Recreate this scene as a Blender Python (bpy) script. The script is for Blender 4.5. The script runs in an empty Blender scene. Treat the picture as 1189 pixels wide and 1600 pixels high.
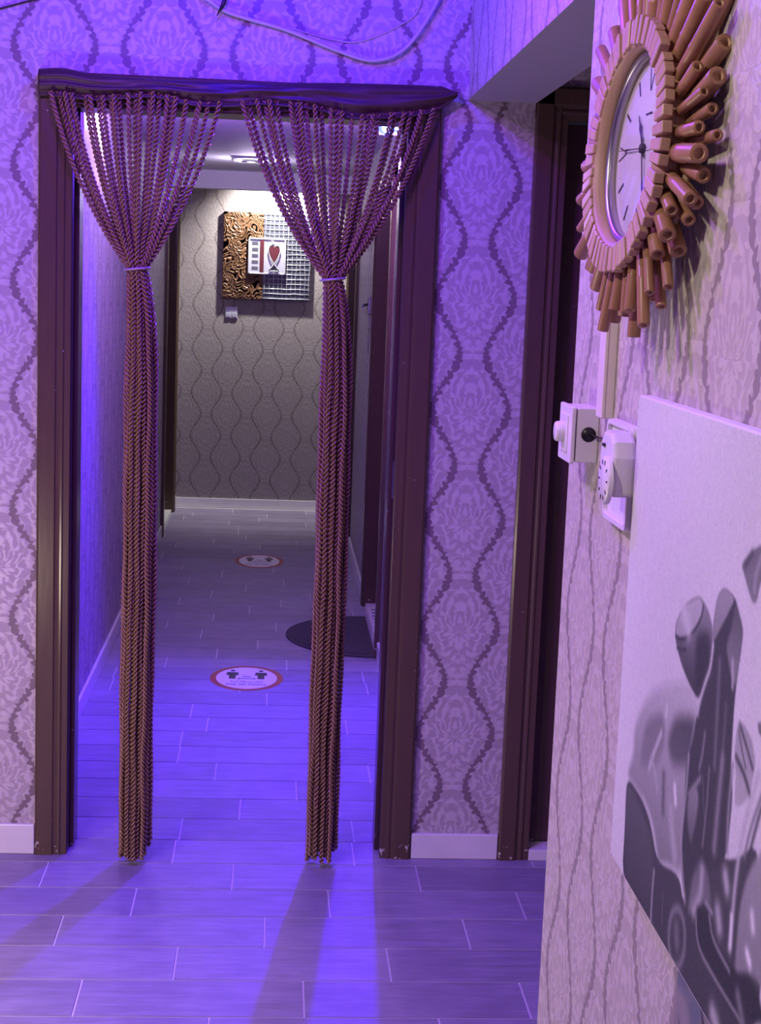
import bpy, bmesh, math, random
import numpy as np
from mathutils import Vector, Matrix
random.seed(7); RNG = np.random.default_rng(7)
PI = math.pi
SC = bpy.context.scene
COL = SC.collection

# ------------------------------------------------------------------ camera, world, lights, exposure
def camera():
    f = 2400.0; yaw, pitch, roll = 0.0716880, 0.1476056, -0.0389726
    cy, sy, cp, sp = math.cos(yaw), math.sin(yaw), math.cos(pitch), math.sin(pitch)
    fw = Vector((sy*cp, cy*cp, -sp)); r = Vector((cy, -sy, 0)); d = fw.cross(r)
    c, s = math.cos(roll), math.sin(roll)
    R = c*r + s*d; D = -s*r + c*d
    cam = bpy.data.cameras.new('camera'); o = bpy.data.objects.new('camera', cam); COL.objects.link(o)
    m = Matrix((R, -D, -fw)).transposed().to_4x4(); m.translation = Vector((0, 0, 1.6))
    o.matrix_world = m
    cam.sensor_width = 36.0; cam.sensor_fit = 'AUTO'; cam.lens = f/1600*36.0
    cam.clip_start = 0.05
    SC.camera = o
camera()
w = bpy.data.worlds.new('world'); SC.world = w; w.use_nodes = True
w.node_tree.nodes['Background'].inputs[0].default_value = (0.30, 0.24, 0.42, 1)
w.node_tree.nodes['Background'].inputs[1].default_value = 0.03
SC.view_settings.view_transform = 'Standard'; SC.view_settings.look = 'None'
SC.view_settings.exposure = 0.0; SC.view_settings.gamma = 1.0
SC.view_settings.use_curve_mapping = False

def light(kind, name, loc, color, power, target=None, size=0.05, angle=None, blend=0.5, sx=None):
    l = bpy.data.lights.new(name, kind); l.color = color; l.energy = power
    if kind == 'AREA':
        l.size = size
        if sx: l.shape = 'RECTANGLE'; l.size_y = sx
    else:
        l.shadow_soft_size = size
    if kind == 'SPOT':
        l.spot_size = math.radians(angle); l.spot_blend = blend
    o = bpy.data.objects.new(name, l); COL.objects.link(o); o.location = loc
    if target is not None:
        o.rotation_euler = (Vector(target)-Vector(loc)).to_track_quat('-Z', 'Y').to_euler()
    return o
#LIGHTS
light('POINT', 'violet_room_lamp', (-0.24, 2.75, 2.55), (0.24, 0.03, 1.0), 68, size=0.03)
light('AREA', 'violet_ceiling_fill', (-0.80, 2.30, 2.64), (0.50, 0.19, 1.0), 38, target=(-0.70, 2.40, 0), size=0.22)  # added soft violet fill over the floor, not a known fixture
light('POINT', 'blue_wall_lamp', (-0.10, 3.60, 2.58), (0.0, 0.0, 1.0), 36, size=0.03)
light('SPOT', 'warm_ceiling_lamp', (-0.75, 1.05, 2.45), (1.0, 0.84, 0.78), 54, target=(0.485, 1.80, 1.35), size=0.05, angle=85, blend=0.8)
light('POINT', 'warm_side_fill', (-1.05, 2.85, 0.55), (1.0, 0.82, 0.60), 33, size=0.12)  # added warm fill, lifts the left jamb and lower curtain; no known source
light('SPOT', 'blue_corridor_lamp', (0.405, 6.02, 2.165), (0.06, 0.0, 1.0), 380, target=(-0.05, 3.6, 0), size=0.02, angle=125, blend=0.6)
light('POINT', 'corridor_bounce_fill', (0.30, 5.95, 2.04), (0.75, 0.32, 1.0), 14, size=0.03)  # added fill in mid-air standing in for corridor bounce, has no fixture
light('POINT', 'corridor_downlight_lamp', (-0.58, 5.95, 2.20), (0.44, 0.28, 1.0), 29, size=0.04)
light('POINT', 'corridor_square_lamp', (-0.165, 8.67, 2.17), (0.78, 0.66, 1.0), 6.5, size=0.06)
light('SPOT', 'end_wall_lamp', (-0.03, 10.44, 2.36), (1.0, 0.98, 0.94), 150, target=(-0.03, 10.72, 1.80), size=0.03, angle=120, blend=0.9)
#ENDLIGHTS

# ------------------------------------------------------------------ node helpers
class E:
    def __init__(s, nt, sock): s.nt, s.s = nt, sock
    def _m(s, op, *a):
        n = s.nt.nodes.new('ShaderNodeMath'); n.operation = op
        for i, v in enumerate(a):
            if isinstance(v, E): s.nt.links.new(v.s, n.inputs[i])
            else: n.inputs[i].default_value = v
        return E(s.nt, n.outputs[0])
    def __add__(s, o): return s._m('ADD', s, o)
    def __radd__(s, o): return s._m('ADD', s, o)
    def __sub__(s, o): return s._m('SUBTRACT', s, o)
    def __rsub__(s, o): return s._m('SUBTRACT', o, s)
    def __mul__(s, o): return s._m('MULTIPLY', s, o)
    def __rmul__(s, o): return s._m('MULTIPLY', s, o)
    def __truediv__(s, o): return s._m('DIVIDE', s, o)
    def cos(s): return s._m('COSINE', s)
    def sin(s): return s._m('SINE', s)
    def abs(s): return s._m('ABSOLUTE', s)
    def lt(s, o): return s._m('LESS_THAN', s, o)
    def mx(s, o): return s._m('MAXIMUM', s, o)
    def mn(s, o): return s._m('MINIMUM', s, o)
    def pong(s, o): return s._m('PINGPONG', s, o)
    def atan2(s, o): return s._m('ARCTAN2', s, o)
    def wrap(s, o): return s._m('WRAP', s, o, 0.0)
    def step(s, a, b):      # smoothstep a..b -> 0..1
        n = s.nt.nodes.new('ShaderNodeMapRange'); n.interpolation_type = 'SMOOTHSTEP'
        s.nt.links.new(s.s, n.inputs['Value'])
        n.inputs['From Min'].default_value = a; n.inputs['From Max'].default_value = b
        return E(s.nt, n.outputs['Result'])
def new_mat(name):
    m = bpy.data.materials.new(name); m.use_nodes = True
    nt = m.node_tree; return m, nt, nt.nodes['Principled BSDF']
def coords(nt, space='Object'):
    t = nt.nodes.new('ShaderNodeTexCoord'); x = nt.nodes.new('ShaderNodeSeparateXYZ')
    nt.links.new(t.outputs[space], x.inputs[0])
    return t.outputs[space], [E(nt, x.outputs[i]) for i in range(3)]
def vec(nt, *a):
    n = nt.nodes.new('ShaderNodeCombineXYZ')
    for i, v in enumerate(a):
        if isinstance(v, E): nt.links.new(v.s, n.inputs[i])
        else: n.inputs[i].default_value = v
    return n.outputs[0]
def noise(nt, v, scale, detail=3, rough=0.55, dist=0.0):
    n = nt.nodes.new('ShaderNodeTexNoise'); nt.links.new(v, n.inputs['Vector'])
    n.inputs['Scale'].default_value = scale; n.inputs['Detail'].default_value = detail
    n.inputs['Roughness'].default_value = rough; n.inputs['Distortion'].default_value = dist
    return E(nt, n.outputs['Fac'])
def voronoi(nt, v, scale, feature='F1', rand=1.0):
    n = nt.nodes.new('ShaderNodeTexVoronoi'); n.feature = feature; nt.links.new(v, n.inputs['Vector'])
    n.inputs['Scale'].default_value = scale; n.inputs['Randomness'].default_value = rand
    return E(nt, n.outputs['Distance'])
def mix(nt, f, a, b):
    n = nt.nodes.new('ShaderNodeMix'); n.data_type = 'RGBA'
    if isinstance(f, E): nt.links.new(f.s, n.inputs[0])
    else: n.inputs[0].default_value = f
    for i, c in ((6, a), (7, b)):
        if hasattr(c, 'is_linked') or hasattr(c, 'links'): nt.links.new(c, n.inputs[i])
        else: n.inputs[i].default_value = (*c, 1)
    return n.outputs[2]
def bump(nt, bs, h, strength=0.3, dist=0.002):
    n = nt.nodes.new('ShaderNodeBump'); n.inputs['Strength'].default_value = strength; n.inputs['Distance'].default_value = dist
    nt.links.new(h.s, n.inputs['Height']); nt.links.new(n.outputs[0], bs.inputs['Normal'])
def plain(name, col, rough=0.5, metal=0.0, var=0.12, scale=30.0, bmp=0.0, spec=0.5, coat=0.0, emit=None, stretch=(1, 1, 1)):
    m, nt, b = new_mat(name)
    v, (x, y, z) = coords(nt)
    n = noise(nt, vec(nt, x*stretch[0], y*stretch[1], z*stretch[2]), scale, 4)
    c = mix(nt, n, tuple(k*(1-var) for k in col), tuple(min(1, k*(1+var)) for k in col))
    nt.links.new(c, b.inputs['Base Color'])
    b.inputs['Roughness'].default_value = rough; b.inputs['Metallic'].default_value = metal
    b.inputs['Specular IOR Level'].default_value = spec; b.inputs['Coat Weight'].default_value = coat
    if bmp: bump(nt, b, n, bmp)
    if emit:
        b.inputs['Emission Color'].default_value = (*emit[0], 1); b.inputs['Emission Strength'].default_value = emit[1]
    return m
def wallpaper(name, axis, u0, z0, light_c, mid_c, dark_c, D=0.140, H=0.302, rough=0.42, fine=1.0, rib=0.0):
    """damask: mirrored ogee lattice with leafy edges and a leaf medallion in every cell"""
    m, nt, b = new_mat(name)
    v, xyz = coords(nt)
    u = xyz[axis] - u0; z = xyz[2] - z0
    a = (u + 20*D).pong(D)
    k = 2*PI/H
    base = 0.070 - 0.034*((z*k).cos())
    d0 = a - base
    even = d0.lt(0.0)
    # cell coordinates, mirrored about each cell's axis
    q = even*a + (1.0-even)*(D - a)
    zz = (z + (1.0-even)*(H/2) + 30*H).wrap(H) - H/2           # 0 at the widest place of the cell
    cv = vec(nt, q, zz, 0.0)
    # leafy serration of the ribbon
    n1 = noise(nt, cv, 40, 2, 0.5, 0.5)
    sv = voronoi(nt, cv, 75, 'F1', 1.0)
    lobe = ((zz*190 + q*70).sin()).abs()
    rag = (n1-0.5)*0.018 + (sv-0.42)*0.014 - (lobe-0.64)*0.0055
    band = 1.0 - (d0.abs() + rag).step(0.0088-rib, 0.0112-rib)
    # medallion: feathered leaves in scalloped rings around the cell's heart
    rr = (q*q*2.0 + (zz+0.012)*(zz+0.012))._m('SQRT', q*q*2.0 + (zz+0.012)*(zz+0.012))
    th = q.atan2(zz + 0.012)
    n2 = noise(nt, cv, 26, 2, 0.5, 0.8)
    n3 = noise(nt, cv, 70, 2, 0.6, 1.5)
    zone = ((rr + (th*9.0).cos()*0.006 + n2*0.030)*150).sin()
    feath = (th*17.0 + rr*150 + n2*16.0).sin()
    swirl = (q*150 + (zz*70).sin()*2.2 + n2*14).sin()
    w1 = voronoi(nt, cv, 62, 'DISTANCE_TO_EDGE', 1.0)
    leaf = (zone*0.22 + feath*0.26*rr.step(0.015, 0.045) + swirl*0.16 + n3*0.55 + 0.22)
    leaf = leaf.step(0.30, 0.74)
    edge = (d0.abs()).step(0.008, 0.030)
    amt = leaf*(0.55 + 0.45*edge)
    vein = 1.0 - w1.step(0.010, 0.045)
    c = mix(nt, amt, mid_c, light_c)
    c = mix(nt, vein*0.25*fine, c, mid_c)
    c = mix(nt, band, c, dark_c)
    nt.links.new(c, b.inputs['Base Color'])
    rg = 1.0*rough + (1.0-amt)*0.18
    nt.links.new(rg.s, b.inputs['Roughness'])
    bump(nt, b, amt*(1.0-band) + noise(nt, v, 260, 2)*0.15, 0.35, 0.0016)
    return m

# ------------------------------------------------------------------ mesh helpers
class MB:
    def __init__(s): s.v = []; s.f = []; s.sm = []; s.mi = []
    def add(s, vs, fs, smooth=False, mi=0):
        o = len(s.v); s.v += [tuple(p) for p in vs]
        s.f += [tuple(i+o for i in f) for f in fs]; s.sm += [smooth]*len(fs); s.mi += [mi]*len(fs)
        return s
    def box(s, x0, x1, y0, y1, z0, z1, mi=0):
        vs = [(x, y, z) for x in (x0, x1) for y in (y0, y1) for z in (z0, z1)]
        return s.add(vs, [(0, 1, 3, 2), (4, 6, 7, 5), (0, 4, 5, 1), (2, 3, 7, 6), (0, 2, 6, 4), (1, 5, 7, 3)], mi=mi)
    def prism(s, poly, fn, h0, h1, smooth=False, mi=0):   # poly (a,b); fn(a,b,h)->xyz
        n = len(poly)
        vs = [fn(a, b, h0) for a, b in poly] + [fn(a, b, h1) for a, b in poly]
        fs = [(i, (i+1) % n, n+(i+1) % n, n+i) for i in range(n)]
        s.add(vs, fs, smooth, mi)
        o = len(s.v)-2*n
        s.f += [tuple(o+i for i in range(n))[::-1], tuple(o+n+i for i in range(n))]; s.sm += [False]*2; s.mi += [mi]*2
        return s
    def tube(s, pts, r, n=8, cap=True, smooth=True, mi=0):
        pts = [Vector(p) for p in pts]; rs = r if isinstance(r, (list, tuple)) else [r]*len(pts)
        vs = []; up = None
        for i, p in enumerate(pts):
            t = (pts[min(i+1, len(pts)-1)] - pts[max(i-1, 0)]).normalized()
            if up is None: up = t.orthogonal().normalized()
            up = (up - t*up.dot(t)).normalized(); q = t.cross(up)
            vs += [p + rs[i]*(math.cos(2*PI*k/n)*up + math.sin(2*PI*k/n)*q) for k in range(n)]
        fs = [(i*n+k, i*n+(k+1) % n, (i+1)*n+(k+1) % n, (i+1)*n+k) for i in range(len(pts)-1) for k in range(n)]
        s.add(vs, fs, smooth, mi)
        if cap:
            o = len(s.v)-len(vs); L = (len(pts)-1)*n
            s.f += [tuple(o+k for k in range(n))[::-1], tuple(o+L+k for k in range(n))]; s.sm += [False]*2; s.mi += [mi]*2
        return s
    def lathe(s, prof, frame, n=32, smooth=True, closed=False, mi=0):  # prof (radius, height); frame (origin, axis, e1, e2)
        o, ax, e1, e2 = frame; vs = []
        for r, h in prof:
            vs += [o + ax*h + r*(math.cos(2*PI*k/n)*e1 + math.sin(2*PI*k/n)*e2) for k in range(n)]
        m = len(prof); rng = range(m if closed else m-1)
        fs = [(i*n+k, i*n+(k+1) % n, ((i+1) % m)*n+(k+1) % n, ((i+1) % m)*n+k) for i in rng for k in range(n)]
        return s.add(vs, fs, smooth, mi)
    def obj(s, name, mats, parent=None, bevel=0.0, seg=2, recalc=True):
        me = bpy.data.meshes.new(name); me.from_pydata(s.v, [], s.f)
        for m in (mats if isinstance(mats, (list, tuple)) else [mats]): me.materials.append(m)
        me.polygons.foreach_set('use_smooth', s.sm); me.polygons.foreach_set('material_index', s.mi)
        if recalc:
            bm = bmesh.new(); bm.from_mesh(me); bmesh.ops.recalc_face_normals(bm, faces=bm.faces); bm.to_mesh(me); bm.free()
        me.update()
        o = bpy.data.objects.new(name, me); COL.objects.link(o)
        if parent: o.parent = parent
        if bevel:
            bv = o.modifiers.new('bevel', 'BEVEL'); bv.width = bevel; bv.segments = seg; bv.limit_method = 'ANGLE'; bv.angle_limit = 0.7
        return o
def np_mesh(name, v, f, mat, parent=None, smooth=True):
    me = bpy.data.meshes.new(name); nv, nf = len(v), len(f); k = f.shape[1]
    me.vertices.add(nv); me.vertices.foreach_set('co', np.ascontiguousarray(v, dtype=np.float32).ravel())
    me.loops.add(nf*k); me.loops.foreach_set('vertex_index', np.ascontiguousarray(f, dtype=np.int32).ravel())
    me.polygons.add(nf); me.polygons.foreach_set('loop_start', np.arange(nf, dtype=np.int32)*k)
    me.polygons.foreach_set('use_smooth', np.full(nf, smooth))
    me.update(calc_edges=True); me.materials.append(mat)
    o = bpy.data.objects.new(name, me); COL.objects.link(o)
    if parent: o.parent = parent
    return o
def empty(name, loc=(0, 0, 0), label=None, cat=None, group=None, kind=None):
    o = bpy.data.objects.new(name, None); COL.objects.link(o); o.location = loc; o.empty_display_size = 0.05
    return tag(o, label, cat, group, kind)
def tag(o, label=None, cat=None, group=None, kind=None):
    for k, v in (('label', label), ('category', cat), ('group', group), ('kind', kind)):
        if v: o[k] = v
    return o
def put(parent, *objs):          # parent world-built parts without moving them
    for o in objs:
        o.parent = parent; o.matrix_parent_inverse = Matrix.Translation(parent.location).inverted()
def structure(o): o['kind'] = 'structure'; return o
def rrect(w, h, r, n=5):
    out = []
    for cx, cy, a0 in ((w/2-r, h/2-r, 0), (-w/2+r, h/2-r, 90), (-w/2+r, -h/2+r, 180), (w/2-r, -h/2+r, 270)):
        out += [(cx+r*math.cos(math.radians(a0+90*i/n)), cy+r*math.sin(math.radians(a0+90*i/n))) for i in range(n+1)]
    return out

# ------------------------------------------------------------------ materials
M_wp_back = wallpaper('damask_back', 0, 0.53, 1.724, (0.56, 0.50, 0.52), (0.40, 0.34, 0.36), (0.20, 0.145, 0.165))
M_wp_right = wallpaper('damask_right', 1, 1.62, 1.70, (0.57, 0.545, 0.41), (0.43, 0.405, 0.31), (0.265, 0.235, 0.185))
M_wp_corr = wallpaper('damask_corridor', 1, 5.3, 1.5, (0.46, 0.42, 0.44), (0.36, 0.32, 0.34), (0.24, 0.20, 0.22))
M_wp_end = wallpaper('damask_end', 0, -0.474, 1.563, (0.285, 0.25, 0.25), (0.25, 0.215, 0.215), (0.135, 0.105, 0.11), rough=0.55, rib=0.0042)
M_plaster = plain('plaster_white', (0.40, 0.40, 0.39), 0.75, var=0.06, scale=9)
M_ceil = plain('ceiling_white', (0.84, 0.83, 0.84), 0.7, var=0.03, scale=5)
M_roomceil = plain('ceiling_dusky', (0.26, 0.24, 0.28), 0.8, var=0.05, scale=5)
M_marble = plain('marble_white', (0.72, 0.70, 0.70), 0.28, var=0.10, scale=14)
M_grout = plain('grout_pale', (0.60, 0.58, 0.60), 0.8, var=0.1, scale=50)
def wood_paint():
    m, nt, b = new_mat('dark_brown_gloss_paint')
    v, (x, y, z) = coords(nt)
    n = noise(nt, vec(nt, x*8, y*8, z), 9, 4)
    c = mix(nt, n, (0.086, 0.054, 0.036), (0.110, 0.070, 0.046))
    chip = noise(nt, v, 55, 3, 0.6)
    low = 1.0 - z.step(0.02, 0.16)
    m2 = (chip + low*0.10).step(0.735, 0.76)
    c = mix(nt, m2, c, (0.50, 0.46, 0.44))
    nt.links.new(c, b.inputs['Base Color']); b.inputs['Roughness'].default_value = 0.24
    b.inputs['Specular IOR Level'].default_value = 0.35
    bump(nt, b, n, 0.12, 0.0015)
    return m
M_wood = wood_paint()
def tile_mat():
    m, nt, b = new_mat('wood_look_tile')
    v, (x, y, z) = coords(nt, 'Object')
    oi = nt.nodes.new('ShaderNodeObjectInfo'); rnd = E(nt, oi.outputs['Random'])
    vv = vec(nt, x*1.0 + rnd*37, y*9.0 + rnd*11, 0.0)
    n = noise(nt, vv, 5.5, 5, 0.62, 0.5); n2 = noise(nt, vec(nt, x*3 + rnd*9, y*60, 0.0), 5, 3)
    cl = noise(nt, vec(nt, x + rnd*5, y, 0.0), 9, 3)
    f = (n*0.55 + n2*0.25 + cl*0.3 + (rnd-0.5)*0.16).step(0.30, 0.85)
    c = mix(nt, f, (0.185, 0.158, 0.230), (0.340, 0.295, 0.430))
    nt.links.new(c, b.inputs['Base Color'])
    nt.links.new((0.40 + n*0.18).s, b.inputs['Roughness'])
    bump(nt, b, n2, 0.10, 0.0008)
    return m
M_tile = tile_mat()
M_strand = plain('strand_brown', (0.275, 0.165, 0.085), 0.30, var=0.25, scale=60, spec=0.6)
M_header = plain('header_satin', (0.062, 0.034, 0.028), 0.46, var=0.2, scale=40, spec=0.4)
M_cord = plain('tie_cord', (0.45, 0.36, 0.40), 0.3, spec=0.6)
M_bamboo = plain('bamboo', (0.34, 0.175, 0.09), 0.36, var=0.35, scale=22, spec=0.4)
M_block = plain('block_wood', (0.46, 0.29, 0.19), 0.40, var=0.3, scale=26, stretch=(1, 4, 1))
M_ply = plain('ply_ring', (0.42, 0.27, 0.16), 0.5, var=0.4, scale=240, stretch=(1, 0.05, 0.05))
M_hollow = plain('bamboo_pith', (0.62, 0.44, 0.27), 0.7, var=0.2)
M_dark = plain('black_plastic', (0.012, 0.011, 0.012), 0.4)
M_dial = plain('dial_paper', (0.78, 0.76, 0.78), 0.45, var=0.03)
M_chrome = plain('brushed_chrome', (0.36, 0.35, 0.37), 0.34, metal=1.0, var=0.1)
M_plastic = plain('white_plastic', (0.74, 0.72, 0.68), 0.32, var=0.03)
M_cream = plain('cream_plastic', (0.72, 0.66, 0.53), 0.40, var=0.04)
M_canvas = plain('canvas_side', (0.74, 0.71, 0.72), 0.75, var=0.05, scale=90, bmp=0.2)
M_rubber = plain('mat_charcoal', (0.055, 0.048, 0.055), 0.9, var=0.3, scale=160, bmp=0.5)
M_red = plain('sticker_red', (0.33, 0.045, 0.040), 0.45, var=0.08)
M_white = plain('sticker_white', (0.80, 0.78, 0.80), 0.40, var=0.03)
M_ink = plain('ink_dark', (0.030, 0.028, 0.030), 0.5)
M_inkb = plain('ink_blue', (0.06, 0.03, 0.16), 0.5)
M_bronze = plain('bronze_relief', (0.15, 0.075, 0.036), 0.45, metal=0.2, var=0.3, scale=30)
M_bronze_hi = plain('bronze_ridge', (0.62, 0.40, 0.20), 0.32, metal=0.5, var=0.2, scale=30)
M_slate = plain('slate_panel', (0.075, 0.078, 0.105), 0.45, metal=0.3, var=0.3, scale=40)
M_silver = plain('silver_paint', (0.42, 0.42, 0.45), 0.35, metal=0.35, var=0.15, scale=60)
M_gred = plain('red_enamel', (0.07, 0.012, 0.009), 0.3, var=0.2)
M_cable = plain('white_cable', (0.55, 0.53, 0.55), 0.5)
M_lens = plain('lamp_lens', (0.9, 0.9, 0.9), 0.3, emit=((1.0, 0.96, 0.94), 9.0))
M_lens_dim = plain('lamp_lens_dim', (0.75, 0.74, 0.75), 0.25, emit=((1.0, 0.96, 0.98), 0.35))
M_led = plain('blue_led_lens', (0.2, 0.3, 0.9), 0.3, emit=((0.45, 0.75, 1.0), 8.0))
M_led_halo = plain('blue_led_halo', (0.05, 0.1, 0.9), 0.3, emit=((0.0, 0.10, 1.0), 2.5))  # emission on the rim stands in for the blue halo around the lens
def glass_mat():
    m, nt, bs = new_mat('thin_glass')
    out = nt.nodes['Material Output']
    tr = nt.nodes.new('ShaderNodeBsdfTransparent'); gl = nt.nodes.new('ShaderNodeBsdfGlossy'); gl.inputs['Roughness'].default_value = 0.03
    fz = nt.nodes.new('ShaderNodeFresnel'); fz.inputs['IOR'].default_value = 1.5
    v, _ = coords(nt); n = noise(nt, v, 30, 2)
    nt.links.new((0.94 + n*0.05).s, tr.inputs[0])
    mx = nt.nodes.new('ShaderNodeMixShader')
    nt.links.new(fz.outputs[0], mx.inputs[0]); nt.links.new(tr.outputs[0], mx.inputs[1]); nt.links.new(gl.outputs[0], mx.inputs[2])
    nt.links.new(mx.outputs[0], out.inputs['Surface'])
    return m
M_glass = glass_mat()

# ------------------------------------------------------------------ setting: walls, ceilings, floor
YW, YB = 4.135, 4.255          # back wall faces
XR = 0.485; YE = 2.48          # right wall plane and its far end
ZC = 2.66; ZK = 2.25           # ceilings of room and corridor
XL = -0.68; XK = 0.48; YEND = 10.73
def wall(name, mats, *boxes):
    b = MB()
    for bx in boxes: b.box(*bx[:6], mi=bx[6] if len(bx) > 6 else 0)
    return structure(b.obj(name, mats))
wall('wall_back', M_wp_back, (-2.6, -0.575, YW, YB, 0, ZC), (-0.575, 0.365, YW, YB, 2.06, ZC), (0.365, 0.72, YW, YB, 0, ZC), (0.72, 1.60, YW, YB, 2.075, ZC))
wall('wall_right', M_wp_right, (XR, XR+0.18, -1.6, YE, 0, ZC))
beam = MB().box(XR, XR+0.18, YE, YW, 2.085, ZC)
beam.mi = [1 if i == 4 else 0 for i in range(6)]
structure(beam.obj('trim_1', [M_wp_right, M_plaster]))
wall('wall_side', M_wp_right, (1.60, 1.72, YE-0.12, 4.6, 0, ZC)); wall('wall_passage', M_wp_back, (XR+0.18, 1.60, YE-0.12, YE, 0, ZC))
wall('wall_left', M_wp_right, (-2.72, -2.6, -1.6, YB, 0, ZC)); wall('wall_front', M_wp_back, (-2.72, XR+0.18, -1.72, -1.6, 0, ZC))
wall('ceiling', M_roomceil, (-2.72, 1.72, -1.72, YB, ZC, ZC+0.06))
# corridor
wall('wall_corridor_left', M_wp_corr, (XL-0.14, XL, YB, 9.47, 0, 2.42), (XL-0.14, XL, 9.47, 10.46, 2.06, 2.42), (XL-0.14, XL, 10.46, YEND, 0, 2.42))
wall('wall_corridor_right', M_wp_corr, (XK, XK+0.14, YB, 6.50, 0, 2.42), (XK, XK+0.14, 6.50, 7.53, 2.06, 2.42), (XK, XK+0.14, 7.53, 9.25, 0, 2.42), (XK, XK+0.14, 9.25, 10.40, 2.06, 2.42), (XK, XK+0.14, 10.40, YEND, 0, 2.42))
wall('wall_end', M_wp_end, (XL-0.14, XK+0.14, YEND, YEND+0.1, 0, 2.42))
wall('ceiling_corridor', M_ceil, (XL-0.14, XK+0.14, YB, 9.70, ZK, 2.42), (XL, XK, 9.70, 9.80, 2.14, 2.42), (XL-0.14, XK+0.14, 9.70, YEND+0.1, 2.42, 2.48))

# floor: grout bed, a tile per piece
floor = structure(MB().box(-2.72, 1.72, -1.72, YB, -0.05, -0.0018).box(XL-0.3, XK+0.3, YB, YEND+0.1, -0.05, -0.0018).obj('floor', M_grout))
ROW, LEN, G = 0.1787, 0.5045, 0.0032
known = {0: .178, -1: .012, -2: -.196, -3: .103, -4: -.105, 1: -.077, 2: -.246, 3: -.238, 4: -.070, 6: -.158, 8: .213, 13: -.11, 14: .083, 15: -.216, 16: -.044, 17: -.30, 18: .036, 19: -.26, 20: -.093, 11: .003}
def seen(x, y):
    return y > 2.35 and -1.15 < x < 0.75
full = None; rest = MB(); ntile = 0
def tile_mesh(l, wd):
    b = MB(); h = 0.0022; c = 0.0012
    b.add([(-l/2, -wd/2, -0.003), (l/2, -wd/2, -0.003), (l/2, wd/2, -0.003), (-l/2, wd/2, -0.003), (-l/2+c, -wd/2+c, 0), (l/2-c, -wd/2+c, 0), (l/2-c, wd/2-c, 0), (-l/2+c, wd/2-c, 0)],
          [(4, 5, 6, 7), (0, 1, 5, 4), (1, 2, 6, 5), (2, 3, 7, 6), (3, 0, 4, 7)])
    return b
for k in range(-31, 39):
    y0 = 3.889 - ROW + k*ROW; y1 = y0 + ROW
    if y0 < -1.7 or y0 > YEND: continue
    off = known.get(k, random.uniform(0, LEN))
    inner = y0 > YB - 0.1
    xa, xb = (XL, XK) if inner else (-2.6, 1.6 if y0 > YE-0.05 else XR)
    y1c = min(y1, YEND)
    n0 = math.floor((xa-off)/LEN)
    for j in range(n0, n0+12):
        a, b_ = max(xa, off+j*LEN), min(xb, off+(j+1)*LEN)
        if b_-a < 0.012: continue
        cx, cy = (a+b_)/2, (y0+y1c)/2
        isfull = b_-a > LEN-1e-4 and y1c == y1
        if seen(cx, cy):
            if isfull and full:
                o = bpy.data.objects.new('tile', full); COL.objects.link(o); o.parent = floor
            else:
                o = tile_mesh(b_-a-G, y1c-y0-G).obj('tile', M_tile, floor, recalc=False)
                if isfull: full = o.data
            o.location = (cx, cy, 0); ntile += 1
        else:
            t = tile_mesh(b_-a-G, y1c-y0-G)
            rest.add([(p[0]+cx, p[1]+cy, p[2]) for p in t.v], t.f)
rt = rest.obj('tiles_beyond', M_tile, floor, recalc=False); rt['kind'] = 'stuff'
print('tiles', ntile)

# ------------------------------------------------------------------ doors and skirting
CASE = [(0, 0), (0, -0.016), (0.006, -0.020), (0.046, -0.020), (0.050, -0.015), (0.056, -0.0135), (0.061, -0.016), (0.066, -0.0165), (0.070, -0.012), (0.086, -0.010), (0.086, 0)]
def casing_v(name, parent, fn, h0, h1): return MB().prism(CASE, fn, h0, h1).obj(name, M_wood, parent)
d1 = structure(empty('door_1', (-0.105, YW, 0)))
parts = [casing_v('casing', None, lambda a, b, h: (-0.627+a, YW+b, h), 0, 2.105),
         casing_v('casing', None, lambda a, b, h: (0.417-a, YW+b, h), 0, 2.105),
         casing_v('head_casing', None, lambda a, b, h: (h, YW+b, 2.107-a), -0.627, 0.417)]
parts += [MB().box(-0.585, -0.541, YW-0.012, YB+0.012, 0, 2.02).obj('jamb', M_wood, bevel=0.002),
          MB().box(0.331, 0.375, YW-0.012, YB+0.012, 0, 2.02).obj('jamb', M_wood, bevel=0.002),
          MB().box(-0.585, 0.375, YW-0.012, YB+0.012, 2.0205, 2.058).obj('head_jamb', M_wood, bevel=0.002),
          MB().box(-0.541, -0.529, YW+0.052, YB+0.012, 0, 2.02).obj('door_stop', M_wood, bevel=0.002),
          MB().box(0.319, 0.331, YW+0.052, YB+0.012, 0, 2.02).obj('door_stop', M_wood, bevel=0.002),
          MB().box(0.3285, 0.3312, YW+0.012, YW+0.036, 1.02, 1.12).obj('strike_plate', M_chrome)]
put(d1, *parts)
d2 = structure(empty('door_2', (1.13, YW, 0)))
DX0 = 0.666
parts = [casing_v('casing', None, lambda a, b, h: (DX0+a, YW+b, h), 0, 2.128),
         casing_v('head_casing', None, lambda a, b, h: (h, YW+b, 2.130-a), DX0, 1.60),
         MB().box(DX0+0.052, DX0+0.088, YW-0.012, YB, 0, 2.05).obj('jamb', M_wood, bevel=0.002),
         MB().box(DX0+0.088, 1.58, YW+0.05, YW+0.09, 0.034, 2.04).obj('door_leaf', M_wood, bevel=0.003)]
for x0 in (0.86, 1.24):
    for z0, z1 in ((0.22, 0.95), (1.10, 1.90)):
        parts.append(MB().box(x0, x0+0.26, YW+0.044, YW+0.052, z0, z1).obj('raised_panel', M_wood, bevel=0.006))
put(d2, *parts)
structure(MB().box(DX0+0.088, 1.60, YW-0.016, YB, -0.001, 0.031).obj('threshold', M_marble, bevel=0.003))
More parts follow.
